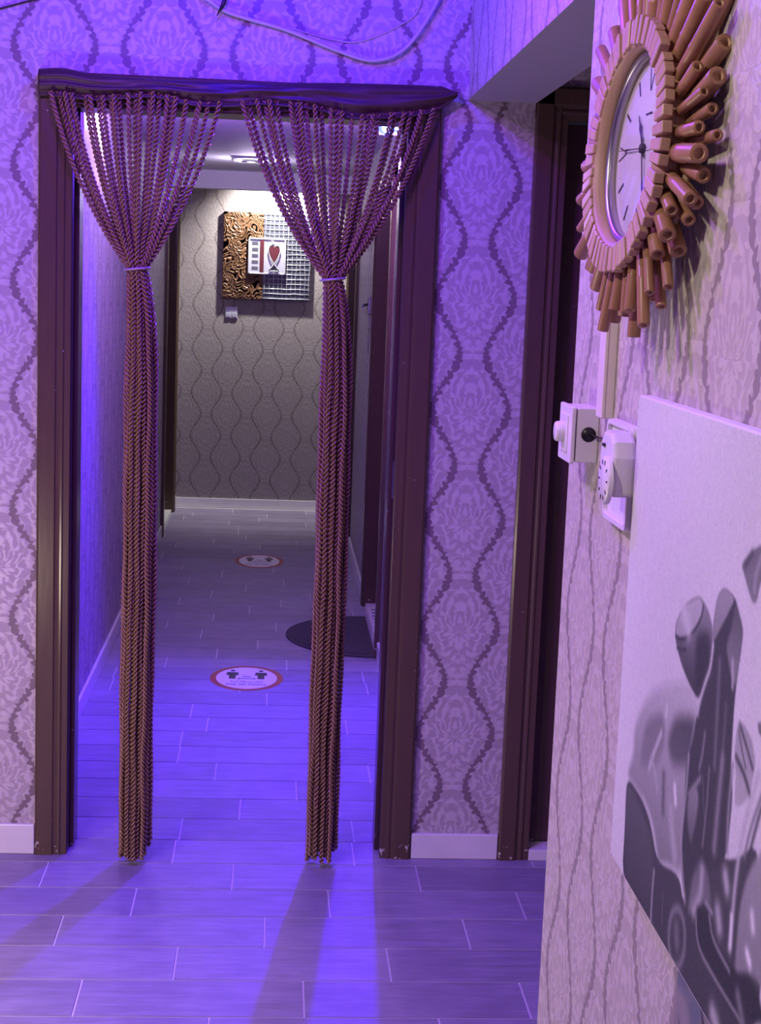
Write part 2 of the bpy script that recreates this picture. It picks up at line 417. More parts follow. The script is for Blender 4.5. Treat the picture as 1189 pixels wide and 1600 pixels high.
# corridor doors: recess in the side wall, casing on the wall, brown reveal and closed leaf
def side_door(name, x, sgn, y0, y1, thr=0.02):
    d = structure(empty(name, (x, (y0+y1)/2, 0)))
    X = lambda a: x + sgn*a
    bx = lambda a0, a1, *r: MB().box(min(X(a0), X(a1)), max(X(a0), X(a1)), *r)
    ps = [MB().prism(CASE, lambda a, b, h: (x+sgn*b, y0-0.060+a, h), 0, 2.11).obj('casing', M_wood),
          MB().prism(CASE, lambda a, b, h: (x+sgn*b, y1+0.060-a, h), 0, 2.11).obj('casing', M_wood),
          MB().prism(CASE, lambda a, b, h: (x+sgn*b, h, 2.12-a), y0-0.06, y1+0.06).obj('head_casing', M_wood),
          bx(-0.008, 0.138, y0, y0+0.03, thr, 2.058).obj('jamb', M_wood), bx(-0.008, 0.138, y1-0.03, y1, thr, 2.058).obj('jamb', M_wood),
          bx(-0.008, 0.138, y0, y1, 2.03, 2.06).obj('head_jamb', M_wood),
          bx(0.09, 0.13, y0+0.03, y1-0.03, thr+0.004, 2.03).obj('door_leaf', M_wood),
          bx(0.0, 0.138, y0, y1, -0.002, thr).obj('threshold', M_marble),
          MB().tube([(X(0.09), y0+0.10, 1.02), (X(0.045), y0+0.10, 1.02), (X(0.042), y0+0.21, 1.02)], 0.009).obj('lever_handle', M_chrome)]
    put(d, *ps); return d
d3 = side_door('door_3', XK, 1, 6.50, 7.53)
d4 = side_door('door_4', XL, -1, 9.47, 10.46)
d5 = side_door('door_5', XK, 1, 9.25, 10.40)
def skirt(name, *boxes):
    b = MB()
    for q in boxes: b.box(*q)
    return structure(b.obj(name, M_marble, bevel=0.003))
skirt('baseboard_left', (-1.35, -0.629, YW-0.014, YW, 0, 0.085)); skirt('baseboard_far_left', (-2.6, -1.353, YW-0.014, YW, 0, 0.085))
skirt('baseboard_back', (0.4185, 0.6645, YW-0.014, YW, 0, 0.073))
skirt('baseboard_right', (XR-0.014, XR, -1.6, YE, 0, 0.085))
skirt('baseboard_corridor_left', (XL, XL+0.012, YB, 9.405, 0, 0.075), (XL, XL+0.012, 10.525, YEND, 0, 0.075))
skirt('baseboard_corridor_right', (XK-0.012, XK, YB, 6.435, 0, 0.075), (XK-0.012, XK, 7.595, 9.185, 0, 0.075))
skirt('baseboard_end', (XL+0.012, XK, YEND-0.014, YEND, 0, 0.066))

# ------------------------------------------------------------------ string curtain
cur = empty('string_curtain', (-0.1, 4.08, 2.10), 'brown string curtain with fabric header and two tied bunches hung across the doorway', 'curtain')
TOP = [(-.6226, 2.107), (-.5664, 2.1170), (-.5099, 2.1030), (-.3966, 2.0970), (-.234, 2.0966), (-.0706, 2.0995), (.1265, 2.1087), (.2588, 2.1117), (.4084, 2.1138), (.4524, 2.1000)]
BOT = [(-.619, 2.039), (-.5659, 2.0414), (-.4769, 2.0344), (-.3959, 2.0445), (-.331, 2.0523), (-.2328, 2.0328), (-.1346, 2.0341), (-.0692, 2.0451), (.0627, 2.0415), (.196, 2.017), (.3286, 2.0311), (.40, 2.045), (.4524, 2.0880)]
def ip(x, T): return float(np.interp(x, [t[0] for t in T], [t[1] for t in T]))
def smooth_ip(x, T): return sum(ip(x+d, T) for d in (-.03, -.015, 0, .015, .03))/5
nx, nv = 160, 28
V = []; 
for i in range(nx+1):
    x = -0.6245 + (0.4525+0.6245)*i/nx
    zt, zb = smooth_ip(x, TOP), smooth_ip(x, BOT)
    if x > 0.40: zt, zb = ip(x, TOP), ip(x, BOT)
    ph = 7*x + 0.8*math.sin(5*x)
    for j in range(nv):
        t = j/(nv)            # closed loop: front down, back up
        if t < 0.5:
            s = t/0.5; z = zt + (zb-zt)*s
            fold = 0.0045*math.sin(2*PI*2.2*s + ph) + 0.0022*math.sin(2*PI*4.1*s - 2.3*ph)
            y = 4.098 - 0.016*math.sin(PI*min(1, s*1.15))**0.6 if s < 0.87 else 4.098 - 0.016*math.sin(PI*s)**0.6
            y += fold*math.sin(PI*s)
            y += 0.0025*math.sin(46*x+3*s)*s
        else:
            s = (t-0.5)/0.5; z = zb + (zt-zb)*s; y = 4.1085 - 0.0 
        V.append((x, y, z))
F = [(i*nv+j, i*nv+(j+1) % nv, (i+1)*nv+(j+1) % nv, (i+1)*nv+j) for i in range(nx) for j in range(nv)]
mb = MB().add(V, F, True); mb.add([], [])
mb.f += [tuple(range(nv))[::-1], tuple(nx*nv+j for j in range(nv))]; mb.sm += [False]*2; mb.mi += [0]*2
hd = mb.obj('header_fabric', M_header); put(cur, hd)
# scalloped lower hem of the fabric
hem = MB().tube([(-0.60+1.0*i/120, 4.083-0.002*math.sin(40*i/120), smooth_ip(-0.60+1.0*i/120, BOT)+0.001) for i in range(121)], 0.0035, 6)
put(cur, hem.obj('header_hem', M_header))

def ply_strand(path, phase, pitch, off=0.0038, rad=0.0037, spt=7, sides=4):
    d = np.linalg.norm(np.diff(path, axis=0), axis=1); s = np.concatenate([[0], np.cumsum(d)])
    n = int(s[-1]/abs(pitch)*spt)+2
    q = np.linspace(0, s[-1], n); P = np.stack([np.interp(q, s, path[:, k]) for k in range(3)], 1)
    T = np.gradient(P, axis=0); T /= np.linalg.norm(T, axis=1)[:, None]
    Y = np.array([0, 1.0, 0]); U = np.cross(T, Y); U /= np.linalg.norm(U, axis=1)[:, None]; W = np.cross(T, U)
    ang = 2*PI*q/pitch + phase
    vs, fs = [], []
    for k in range(2):
        a = ang + PI*k
        c = P + off*(np.cos(a)[:, None]*U + np.sin(a)[:, None]*W)
        for m in range(sides):
            b = 2*PI*m/sides + a
            vs.append(c + rad*(np.cos(b)[:, None]*U + np.sin(b)[:, None]*W))
        o = k*sides*n
        i = np.arange(n-1)
        for m in range(sides):
            m2 = (m+1) % sides
            fs.append(np.stack([o+m*n+i, o+m2*n+i, o+m2*n+i+1, o+m*n+i+1], 1))
    return np.concatenate(vs), np.concatenate(fs)
def bunch(x0, x1, xt, zt, xlow, n, rng, tie_w, low_w):
    cols = 7; objs = []
    order = list(range(n))
    for i in order:
        fx = (i+0.5)/n
        xs = x0 + (x1-x0)*fx + rng.normal(0, 0.006)
        ys = 4.080 + (0.010 if i % 2 else -0.004) + rng.uniform(-0.004, 0.004)
        zs = ip(xs, BOT) + 0.012
        u = (fx-0.5)*2
        # slots of the bundle: across by order, in depth by a shuffled ring
        dslot = ((i*5) % 7)/6.0*2-1
        e = math.sqrt(max(0.0, 1-u*u*0.92))
        tx = xt + u*tie_w; ty = 4.072 + dslot*e*0.024
        lx = xlow + u*low_w + rng.normal(0, 0.002); ly = 4.070 + dslot*e*0.034
        zend = 0.012 + abs(rng.normal(0, 0.014)) + (0.02 if u > 0.8 else 0)
        p0 = np.array([xs, ys, zs]); p2 = np.array([tx, ty, zt]); d = p2-p0
        p1 = p0 + np.array([0.30, 0.5, 0.56])*d
        t = np.linspace(0, 1, 40)[:, None]
        up = (1-t)**2*p0 + 2*t*(1-t)*p1 + t*t*p2
        zz = np.linspace(zt, zend, 60)[1:]
        g = 1-np.exp(-(zt-zz)/0.13)
        wob = 0.0016*np.sin(zz*9+i) + 0.001*np.sin(zz*23+2*i)
        drift = (zt-zz)/zt
        lo = np.stack([tx+(lx-tx)*g + wob - 0.0*drift, ty+(ly-ty)*g + 0.0012*np.sin(zz*13+i*2), zz], 1)
        path = np.concatenate([up, lo])
        v, f = ply_strand(path, rng.uniform(0, 6.28), rng.uniform(0.0235, 0.0275)*(1 if i % 3 else -1))
        objs.append(np_mesh('strand', v, f, M_strand))
    put(cur, *objs)
    ring = [(xt + (tie_w+0.011)*math.cos(a), 4.072 + 0.034*math.sin(a), zt + 0.004*math.cos(a*1)) for a in np.linspace(0, 2*PI, 41)]
    put(cur, MB().tube(ring, 0.0032, 6, cap=False).obj('tie_cord', M_cord))
rng = np.random.default_rng(11)
bunch(-0.600, -0.165, -0.366, 1.613, -0.351, 27, rng, 0.021, 0.040)
bunch(-0.118, 0.405, 0.143, 1.606, 0.160, 27, rng, 0.021, 0.038)

# ------------------------------------------------------------------ corridor things
dm = MB()
arc = [(XK-0.014-0.385*math.sin(a), 6.853-0.405*math.cos(a)) for a in np.linspace(0, PI, 40)]
mat_o = empty('doormat', (0.40, 6.853, 0), 'charcoal half-round doormat lying against the right corridor doorway', 'doormat')
put(mat_o, MB().prism(arc, lambda a, b, h: (a, b, h), 0.0004, 0.007).obj('mat_base', M_rubber, bevel=0.002))
inner = [(XK-0.034-0.34*math.sin(a), 6.853-0.36*math.cos(a)) for a in np.linspace(0, PI, 40)]
put(mat_o, MB().prism(inner, lambda a, b, h: (a, b, h), 0.0068, 0.0095).obj('pile', M_rubber))
mt = empty('threshold_mat', (0.54, 6.98, 0.02), 'white openwork runner with rungs in the right doorway beside the half-round doormat', 'mat')
rr = [MB().box(0.488, 0.497, 6.56, 7.40, 0.0203, 0.026).obj('edge_bar', M_white), MB().box(0.556, 0.565, 6.56, 7.40, 0.0203, 0.026).obj('edge_bar', M_white)]
base_r = None
for i in range(12):
    y = 6.58 + i*0.070
    if base_r is None:
        o = MB().box(-0.0298, 0.0298, 0, 0.034, 0.0, 0.0045).obj('rung', M_white, bevel=0.001); base_r = o.data
    else:
        o = bpy.data.objects.new('rung', base_r); COL.objects.link(o)
        bv = o.modifiers.new('bevel', 'BEVEL'); bv.width = 0.001; bv.segments = 2
    o.location = (0.5265, y, 0.0203); rr.append(o)
rr.append(MB().box(0.497, 0.556, 6.57, 7.39, 0.0201, 0.0203).obj('mat_backing', M_rubber))
put(mt, *rr)

def text_mesh(txt, size, fn, name, mat, align='CENTER', bold=0.0):
    cu = bpy.data.curves.new('t', 'FONT'); cu.body = txt; cu.size = size; cu.align_x = align; cu.resolution_u = 2; cu.offset = bold
    o = bpy.data.objects.new('t', cu); COL.objects.link(o)
    bpy.context.view_layer.update()
    dg = bpy.context.evaluated_depsgraph_get()
    me = bpy.data.meshes.new_from_object(o.evaluated_get(dg))
    bpy.data.objects.remove(o); bpy.data.curves.remove(cu)
    me.name = name; me.materials.clear(); me.materials.append(mat)
    for v in me.vertices: v.co = fn(v.co.x, v.co.y)
    r = bpy.data.objects.new(name, me); COL.objects.link(r); return r
AR = '\uFE94\uFEE8\uFEE3\uFE81 \uFE94\uFED3\uFE8E\uFEB4\uFEE3 \uFED9\uFEAE\uFE97\uFE8D'
def sticker(cx, cy, rx, ry, label):
    st = empty('floor_sticker', (cx, cy, 0), label, 'sticker', 'distance stickers on the corridor floor')
    el = lambda k, n=56: [(k*rx*math.cos(2*PI*i/n), k*ry*math.sin(2*PI*i/n)) for i in range(n)]
    P = []
    def flat(poly, z, name, mat):
        o = MB().prism(poly, lambda a, b, h: (a, b, h), z-0.0003, z).obj(name, mat, st); return o
    flat(el(1.0), 0.0007, 'red_border', M_red)
    flat([(x*0.83/1.0, y*0.86) for x, y in el(1.0)], 0.0010, 'white_face', M_white)
    kx, ky = rx/0.148, ry/0.195
    for s in (-1, 1):
        px = s*0.058*kx; w = 0.0245*kx
        body = [(-1, .040), (-1, .076), (-.80, .086), (.80, .086), (1, .076), (1, .040), (.64, .040), (.56, .034), (.56, -.017), (-.56, -.017), (-.56, .034), (-.64, .040)]
        pe = flat([(px+a*w, q*ky) for a, q in body], 0.0013, 'person_icon', M_ink)
        hd = flat([(px+.0105*kx*math.cos(t), .112*ky+.0135*ky*math.sin(t)) for t in np.linspace(0, 2*PI, 16)[:-1]], 0.0013, 'person_head', M_ink)
        hd.parent = pe
    aw = [(-.039, 0), (-.028, .011), (-.028, .004), (.028, .004), (.028, .011), (.039, 0), (.028, -.011), (.028, -.004), (-.028, -.004), (-.028, -.011)]
    flat([(a*kx, (q-.014)*ky) for a, q in aw], 0.0013, 'arrow', M_inkb)
    for txt, wd, ht, yc, bold in (('2m', .034, .028, .021, .02), (AR, .128, .044, -.060, .02), ('Keep Safe Distance', .160, .034, -.104, .022)):
        o = text_mesh(txt, 1.0, lambda x, y: Vector((x, y, 0)), 'lettering', M_inkb, bold=bold)
        xs = [v.co.x for v in o.data.vertices]; ys = [v.co.y for v in o.data.vertices]
        x0, x1, y0, y1 = min(xs), max(xs), min(ys), max(ys)
        for v in o.data.vertices:
            v.co = Vector((((v.co.x-x0)/(x1-x0)-.5)*wd*kx, (((v.co.y-y0)/(y1-y0)-.5)*ht+yc)*ky, 0.0013))
        o.parent = st
    return st
sticker(-0.081, 6.070, 0.148, 0.195, 'nearer round red and white floor sticker reading Keep Safe Distance')
sticker(-0.061, 8.69, 0.139, 0.215, 'farther round red and white floor sticker towards the corridor end wall')

# lamps of the corridor
dl = empty('downlight', (-0.56, 5.95, ZK), 'bright round downlight in the corridor ceiling above the left wall', 'ceiling light')
fr = (Vector((-0.56, 5.95, ZK)), Vector((0, 0, -1)), Vector((1, 0, 0)), Vector((0, 1, 0)))
put(dl, MB().lathe([(0.030, 0.0), (0.052, 0.0), (0.052, 0.006), (0.044, 0.010), (0.036, 0.006)], fr, 32).obj('trim_ring', M_chrome),
    MB().lathe([(0.0005, 0.006), (0.036, 0.005)], fr, 32).obj('lens', M_lens))
sq = empty('square_ceiling_light', (-0.165, 8.67, ZK), 'square recessed ceiling light with silver frame in the middle of the corridor', 'ceiling light')
b = MB()
for q in ((-.265, -.065, 8.50, 8.53), (-.265, -.065, 8.81, 8.84), (-.265, -.235, 8.53, 8.81), (-.095, -.065, 8.53, 8.81)): b.box(*q, ZK-0.012, ZK)
put(sq, b.obj('frame', M_silver, bevel=0.003), MB().box(-.235, -.095, 8.53, 8.81, ZK-0.005, ZK).obj('diffuser', M_lens_dim),
    MB().lathe([(0.002, 0.0), (0.05, 0.004), (0.055, 0.014), (0.002, 0.016)], (Vector((-.165, 8.67, ZK-0.005)), Vector((0, 0, -1)), Vector((1, 0, 0)), Vector((0, 1, 0))), 24).obj('bulb_cap', M_chrome))
bl = empty('blue_spot_light', (0.42, 6.06, ZK), 'small twin blue lamp glowing under the corridor ceiling beside the right wall', 'lamp')
put(bl, MB().box(0.375, 0.475, 6.065, 6.11, 2.170, ZK).obj('housing', M_plastic, bevel=0.004))
for x, z, r in ((0.402, 2.194, 0.021), (0.440, 2.197, 0.011)):
    fr = (Vector((x, 6.065, z)), Vector((0, -1, 0)), Vector((1, 0, 0)), Vector((0, 0, 1)))
    put(bl, MB().lathe([(r*1.0, -0.004), (r*1.5, 0.0), (r*1.4, 0.010), (r*1.0, 0.010)], fr, 24, closed=True).obj('lamp_halo_rim', M_led_halo),
        MB().lathe([(0.0004, 0.012), (r*0.6, 0.010), (r, 0.004)], fr, 24).obj('lens', M_led))
es = empty('spot_light', (0.0, 10.38, 2.42), 'white spot lamp behind the ceiling bulkhead lighting the picture', 'lamp')
fr = (Vector((0, 10.38, 2.42)), Vector((0, 0, -1)), Vector((1, 0, 0)), Vector((0, 1, 0)))
put(es, MB().lathe([(0.001, 0.0), (0.04, 0.0), (0.045, 0.03), (0.042, 0.07), (0.034, 0.07)], fr, 24).obj('housing', M_chrome), MB().lathe([(0.0004, 0.062), (0.034, 0.066)], fr, 24).obj('lens', M_lens))

# relief picture on the end wall
art = empty('relief_picture', (-0.08, YEND, 1.45), 'square relief picture, bronze swirls left and silver grid right, on the end wall', 'wall art')
YA = YEND-0.03
xs0, xs1, z0, z1, xm = -0.378, 0.222, 1.458, 2.045, -0.105
n, m = 110, 150
gx = np.linspace(xs0, xm, n); gz = np.linspace(z0, z1, m); GX, GZ = np.meshgrid(gx, gz, indexing='ij')
def swirl(x, z):
    a = 38*x + 2.6*np.sin(31*z+1.2) + 1.6*np.sin(53*x+23*z); b2 = 36*z + 2.4*np.sin(27*x+2.1) + 1.5*np.sin(47*z-33*x+.6)
    f = np.sin(a*1.7)*np.cos(b2*1.3) + 0.7*np.sin(2.1*a+1.7*b2)
    return np.exp(-(f/0.28)**2)
hgt = swirl(GX, GZ); edge = np.minimum(np.minimum(GX-xs0, xm-GX), np.minimum(GZ-z0, z1-GZ)); hgt = hgt*np.clip(edge/0.012, 0, 1)
GY = YA - 0.003 - 0.007*hgt
v = np.stack([GX, GY, GZ], -1).reshape(-1, 3); I = np.arange(n*m).reshape(n, m)
f = np.stack([I[:-1, :-1], I[1:, :-1], I[1:, 1:], I[:-1, 1:]], -1).reshape(-1, 4)
sw = np_mesh('swirl_relief', v, f, M_bronze); put(art, sw)
put(art, MB().box(xs0, xm, YA-0.003, YEND, z0, z1).obj('bronze_panel', M_bronze), MB().box(xm, xs1, YA-0.001, YEND, z0, z1).obj('slate_panel', M_slate))
gb = MB(); ra = random.Random(3)
for i in range(11):
    x = xm + 0.012 + i*(xs1-xm-0.02)/10; gb.tube([(x+ra.uniform(-.004, .004), YA-0.003, z) for z in np.linspace(z0+.004, z1-.004, 9)], 0.0024, 5)
for i in range(18):
    z = z0 + 0.010 + i*(z1-z0-0.02)/17; gb.tube([(x, YA-0.004, z+ra.uniform(-.003, .003)) for x in np.linspace(xm+.004, xs1-.004, 7)], 0.0027, 5)
g = gb.obj('silver_grid', M_silver); g['kind'] = 'stuff'; put(art, g)
px0, px1, pz0, pz1 = -0.208, 0.050, 1.630, 1.876
put(art, MB().box(px0, px1, YA-0.022, YA-0.001, pz0, pz1).obj('plaque', M_silver, bevel=0.004))
fb = MB()
for q in ((px0, px1, pz0, pz0+.012), (px0, px1, pz1-.012, pz1), (px0, px0+.012, pz0, pz1), (px1-.012, px1, pz0, pz1)): fb.box(q[0], q[1], YA-0.029, YA-0.021, q[2], q[3])
put(art, fb.obj('plaque_rim', M_silver, bevel=0.003))
put(art, MB().box(-0.128, -0.100, YA-0.027, YA-0.021, pz0+.010, pz1-.010).obj('red_bar', M_gred, bevel=0.002))
for i in range(5):
    z = pz0+0.030+i*0.042
    put(art, MB().box(px0+.026, -0.140, YA-0.0235, YA-0.0215, z, z+0.022).obj('dark_window', M_slate))
heart = [(0, -.062), (.022, -.025), (.034, .010), (.036, .034), (.028, .052), (.014, .055), (0, .046), (-.014, .055), (-.028, .052), (-.036, .034), (-.034, .010), (-.022, -.025)]
hx, hz = -0.030, 1.772
put(art, MB().prism(heart, lambda a, b, h: (hx+a, h, hz+b), YA-0.032, YA-0.021).obj('red_goblet', M_gred, bevel=0.004))
tri = [(0, .026), (.034, -.024), (-.034, -.024)]
put(art, MB().prism(tri, lambda a, b, h: (hx+a, h, 1.682+b), YA-0.026, YA-0.021).obj('goblet_foot', M_slate, bevel=0.002))
wire = MB()
for s in (-1, 1):
    wire.tube([(hx-s*.036, YA-.032, 1.654), (hx-s*.015, YA-.034, 1.682), (hx+s*.010, YA-.035, 1.716), (hx+s*.030, YA-.035, 1.752), (hx+s*.041, YA-.034, 1.790), (hx+s*.036, YA-.034, 1.822), (hx+s*.012, YA-.034, 1.838), (hx, YA-.034, 1.836)], 0.0042, 6)
wire.tube([(hx-.038, YA-.032, 1.654), (hx+.038, YA-.032, 1.654)], 0.0042, 6)
wire.tube([(hx, YA-.034, 1.838), (hx-.006, YA-.034, 1.856), (hx-.022, YA-.03, 1.858)], 0.0035, 6)
put(art, wire.obj('wire_outline', M_silver))
sw = empty('light_switch', (-0.314, YEND, 1.362), 'small silver double light switch on the end wall below the picture', 'light switch')
put(sw, MB().box(-0.357, -0.271, YEND-0.009, YEND, 1.322, 1.402).obj('switch_plate', M_silver, bevel=0.003))
for x in (-0.336, -0.293): put(sw, MB().box(x-0.017, x+0.017, YEND-0.013, YEND-0.0085, 1.332, 1.360).obj('rocker', M_silver, bevel=0.002))
# thin metal fitting on the right wall of the corridor
ft = empty('wall_fitting', (XK, 8.02, 1.38), 'narrow shiny metal fitting on the right corridor wall past the dark door', 'fitting')
put(ft, MB().box(XK-0.014, XK, 7.94, 8.10, 1.44, 1.53).obj('back_plate', M_chrome, bevel=0.003), MB().box(XK-0.010, XK, 7.90, 8.02, 1.37, 1.435).obj('lower_plate', M_chrome, bevel=0.003),
    MB().tube([(XK-0.014, 8.0, 1.49), (XK-0.04, 8.0, 1.485), (XK-0.042, 7.93, 1.478)], 0.007).obj('lever', M_chrome),
    MB().tube([(XK-0.006, 7.95, 1.37), (XK-0.005, 7.95, 1.24)], 0.0025, 5).obj('hanging_chain', M_chrome))

# ------------------------------------------------------------------ cables on the back wall
def cable(name, pts, r, mat, label, n=12):
    P = [Vector(p) for p in pts]; out = []
    for i in range(len(P)-1):
        p0, p1, p2, p3 = P[max(i-1, 0)], P[i], P[i+1], P[min(i+2, len(P)-1)]
        for k in range(n):
            t = k/n; out.append(0.5*((2*p1)+(p2-p0)*t+(2*p0-5*p1+4*p2-p3)*t*t+(3*p1-p0-3*p2+p3)*t**3))
    out.append(P[-1])
    return tag(MB().tube(out, r, 6).obj(name, mat), label, 'cable')
cable('white_cable', [(-.26, 4.112, 2.345), (-.194, 4.116, 2.300), (-.138, 4.118, 2.272), (.005, 4.120, 2.238), (.138, 4.121, 2.193), (.235, 4.121, 2.173), (.318, 4.121, 2.212), (.392, 4.118, 2.330), (.41, 4.116, 2.42)], 0.0055, M_cable, 'pale sagging cable looped across the wallpaper above the door head')
cable('thin_wire', [(-.14, 4.1318, 2.270), (0.0, 4.1318, 2.248), (.12, 4.1318, 2.222), (.20, 4.1318, 2.222), (.30, 4.1318, 2.268), (.345, 4.1318, 2.31), (.36, 4.1318, 2.40)], 0.0022, M_cable, 'thin pale wire running beside the sagging cable above the door head')
cable('dark_wire', [(-.80, 4.129, 2.235), (-.724, 4.129, 2.258), (-.64, 4.129, 2.284), (-.55, 4.129, 2.310)], 0.0022, M_dark, 'thin dark wire slanting up the wallpaper at upper left')
tg = empty('cable_tie', (-.15, 4.11, 2.29), 'dark pointed cable end sticking out where the pale cable crosses', 'cable')
put(tg, MB().tube([(-.176, 4.108, 2.262), (-.160, 4.106, 2.292), (-.148, 4.108, 2.335)], [0.001, 0.0058, 0.0050], 8).obj('pointed_end', M_dark), MB().tube([(-.150, 4.108, 2.325), (-.142, 4.112, 2.42)], 0.004, 8).obj('lead', M_cable))

# ------------------------------------------------------------------ sunburst clock
ck = empty('sunburst_clock', (0.485, 1.907, 1.778), 'round sunburst wall clock framed by wooden blocks and radiating bamboo sticks', 'clock')
th, ti = 0.085, -0.060
cu = Vector((math.sin(th), -math.cos(th), 0)); cn0 = Vector((-math.cos(th), -math.sin(th), 0))
cw = (math.cos(ti)*Vector((0, 0, 1)) + math.sin(ti)*cn0).normalized(); cn = cu.cross(cw); 
if cn.dot(cn0) < 0: cn = -cn
cc = Vector((0.415, 1.907, 1.778)); RO, RI = 0.154, 0.1215
def cp(a, r, h): return cc + r*(math.cos(a)*cu + math.sin(a)*cw) + h*cn
FR = (cc, cn, cu, cw)
put(ck, MB().lathe([(RI-0.004, -0.004), (RI+0.004, -0.002), (RO-0.012, -0.013), (RO-0.012, -0.034), (RI-0.004, -0.034)], FR, 96, closed=True).obj('ring_frame', M_ply),
    MB().lathe([(RI-0.004, -0.018), (RI-0.003, -0.034), (RI-0.010, -0.034), (RI-0.014, -0.020), (RI-0.009, -0.016)], FR, 96, closed=True).obj('bezel', M_chrome),
    MB().lathe([(0.0005, -0.030), (RI-0.014, -0.030), (RI-0.005, -0.0315), (RI-0.005, -0.036), (0.0005, -0.036)], FR, 96).obj('dial', M_dial),
    MB().lathe([(0.0005, -0.0205), (RI-0.0145, -0.0205)], FR, 64).obj('glass', M_glass),
    MB().lathe([(RI, -0.034), (RO+0.004, -0.034), (RO+0.004, -0.040), (RI, -0.040)], FR, 96, closed=True).obj('back_ring', M_block))
NB = 52; rb = random.Random(5); bl_o = []
def hexa(c, ax, bx, cx_, la, lb, lc, taper=1.0):
    vs = []
    for i in (-1, 1):
        for j in (-1, 1):
            for k in (-1, 1): vs.append(c + ax*(i*la) + bx*(j*lb*(taper if i < 0 else 1)) + cx_*(k*lc))
    return vs, [(0, 1, 3, 2), (4, 6, 7, 5), (0, 4, 5, 1), (2, 3, 7, 6), (0, 2, 6, 4), (1, 5, 7, 3)]
for i in range(NB):
    a = 2*PI*(i+0.5)/NB + rb.uniform(-.012, .012)
    er = math.cos(a)*cu + math.sin(a)*cw; et = -math.sin(a)*cu + math.cos(a)*cw
    ln = (RO-RI)/2 + rb.uniform(-.0015, .002)
    tw = rb.uniform(-.10, .10); et2 = (et*math.cos(tw) + cn*math.sin(tw)); n2 = er.cross(et2)
    c = cc + er*((RO+RI)/2) - cn*0.0055 + cn*rb.uniform(-.0012, .0012)
    vs, fs = hexa(c, er, et2, n2, ln, 0.0069 + rb.uniform(-.0008, .0006), 0.0065, 0.86)
    bl_o.append(MB().add(vs, fs).obj('block', M_block, bevel=0.0012, seg=1))
put(ck, *bl_o)
st_o = []
NS = 76
for i in range(NS):
    a = 2*PI*(i+0.5)/NS + rb.uniform(-.03, .03)
    r1 = rb.choice([0.190, 0.198, 0.208, 0.218, 0.228, 0.236]) + rb.uniform(-.006, .006)
    if math.sin(a) > 0.45: r1 += 0.035
    rad = rb.uniform(0.0060, 0.0112); lay = (-0.022, -0.038)[i % 2]
    h1 = lay + rb.uniform(-.002, .006)
    p0, p1 = cp(a, RO-0.030, lay), cp(a+rb.uniform(-.02, .02), r1, h1)
    ax = (p1-p0); L = ax.length; ax.normalize(); e1 = ax.orthogonal().normalized(); e2 = ax.cross(e1)
    fr = (p0, ax, e1, e2); w = rad*0.58
    b = MB(); b.lathe([(rad*.98, 0), (rad*.98, L*.45), (rad*1.05, L*.47), (rad*.98, L*.49), (rad, L-.0008), (rad*.94, L), (w, L)], fr, 12)
    b.lathe([(w, L), (w*.96, L-0.010)], fr, 12, mi=1); b.lathe([(w*.96, L-0.010), (0.0002, L-0.010)], fr, 12, mi=1)
    b.lathe([(rad*.98, 0), (0.0002, 0)], fr, 12)
    st_o.append(b.obj('bamboo_stick', [M_bamboo, M_hollow]))
put(ck, *st_o)
hd_o = []
def dialpoly(poly, name, h0=-0.0299, h1=-0.0292, mat=None):
    return MB().prism(poly, lambda a, b, h: cc + a*cu + b*cw + h*cn, h0, h1).obj(name, mat or M_ink)
for k in range(12):
    a = PI/2 - k*PI/6; ca, sa = math.cos(a), math.sin(a)
    def rt(r, t): return (r*ca - t*sa, r*sa + t*ca)
    if k % 3 == 0:
        for s in (-1, 1): hd_o.append(dialpoly([rt(.098, s*.0085-.0009), rt(.098, s*.0085+.0009), rt(.070, .0008+s*.0008), rt(.070, -.0008+s*.0008)], 'hour_mark'))
    else:
        hd_o.append(dialpoly([rt(.098, -.0018), rt(.098, .0018), rt(.078, .0014), rt(.078, -.0014)], 'hour_mark'))
def hand(ang, L, wd, h, tail, name):
    ca, sa = math.cos(ang), math.sin(ang); rt = lambda r, t: (r*ca - t*sa, r*sa + t*ca)
    o = dialpoly([rt(-tail, -wd*.6), rt(-tail, wd*.6), rt(0.0, wd), rt(L*.45, wd*1.0), rt(L*.62, wd*2.1), rt(L*.75, wd*.8), rt(L, .0004), rt(L, -.0004), rt(L*.75, -wd*.8), rt(L*.62, -wd*2.1), rt(L*.45, -wd), rt(0.0, -wd)], name, h, h+.0008)
    return o
hd_o += [hand(math.radians(125), .052, .0018, -.0280, .014, 'hour_hand'), hand(math.radians(-68), .085, .0013, -.0268, .018, 'minute_hand'), hand(math.radians(178), .088, .0006, -.0256, .025, 'second_hand')]
hd_o.append(MB().lathe([(0.0004, -.0242), (.0055, -.0244), (.0060, -.0252), (.0060, -.0298)], FR, 20).obj('hand_hub', M_ink))
ar = [(0.010+0.0012*math.sin(t*9)+t*.004, .042+.0016*math.sin(t*14)) for t in np.linspace(0, 6, 40)]
hd_o.append(MB().tube([cc + float(a-0.018)*cu + float(b)*cw - 0.0295*cn for a, b in ar], 0.0004, 4).obj('dial_script', M_ink))
dial_o = next(o for o in ck.children if o.name.startswith('dial'))
for o in hd_o: o.parent = dial_o
for o in list(ck.children):
    if o.name.startswith(('glass', 'dial')) and len(o.data.polygons) < 2000 and 'script' not in o.name and o.data.polygons[0].normal.dot(cn) < 0:
        o.data.flip_normals()

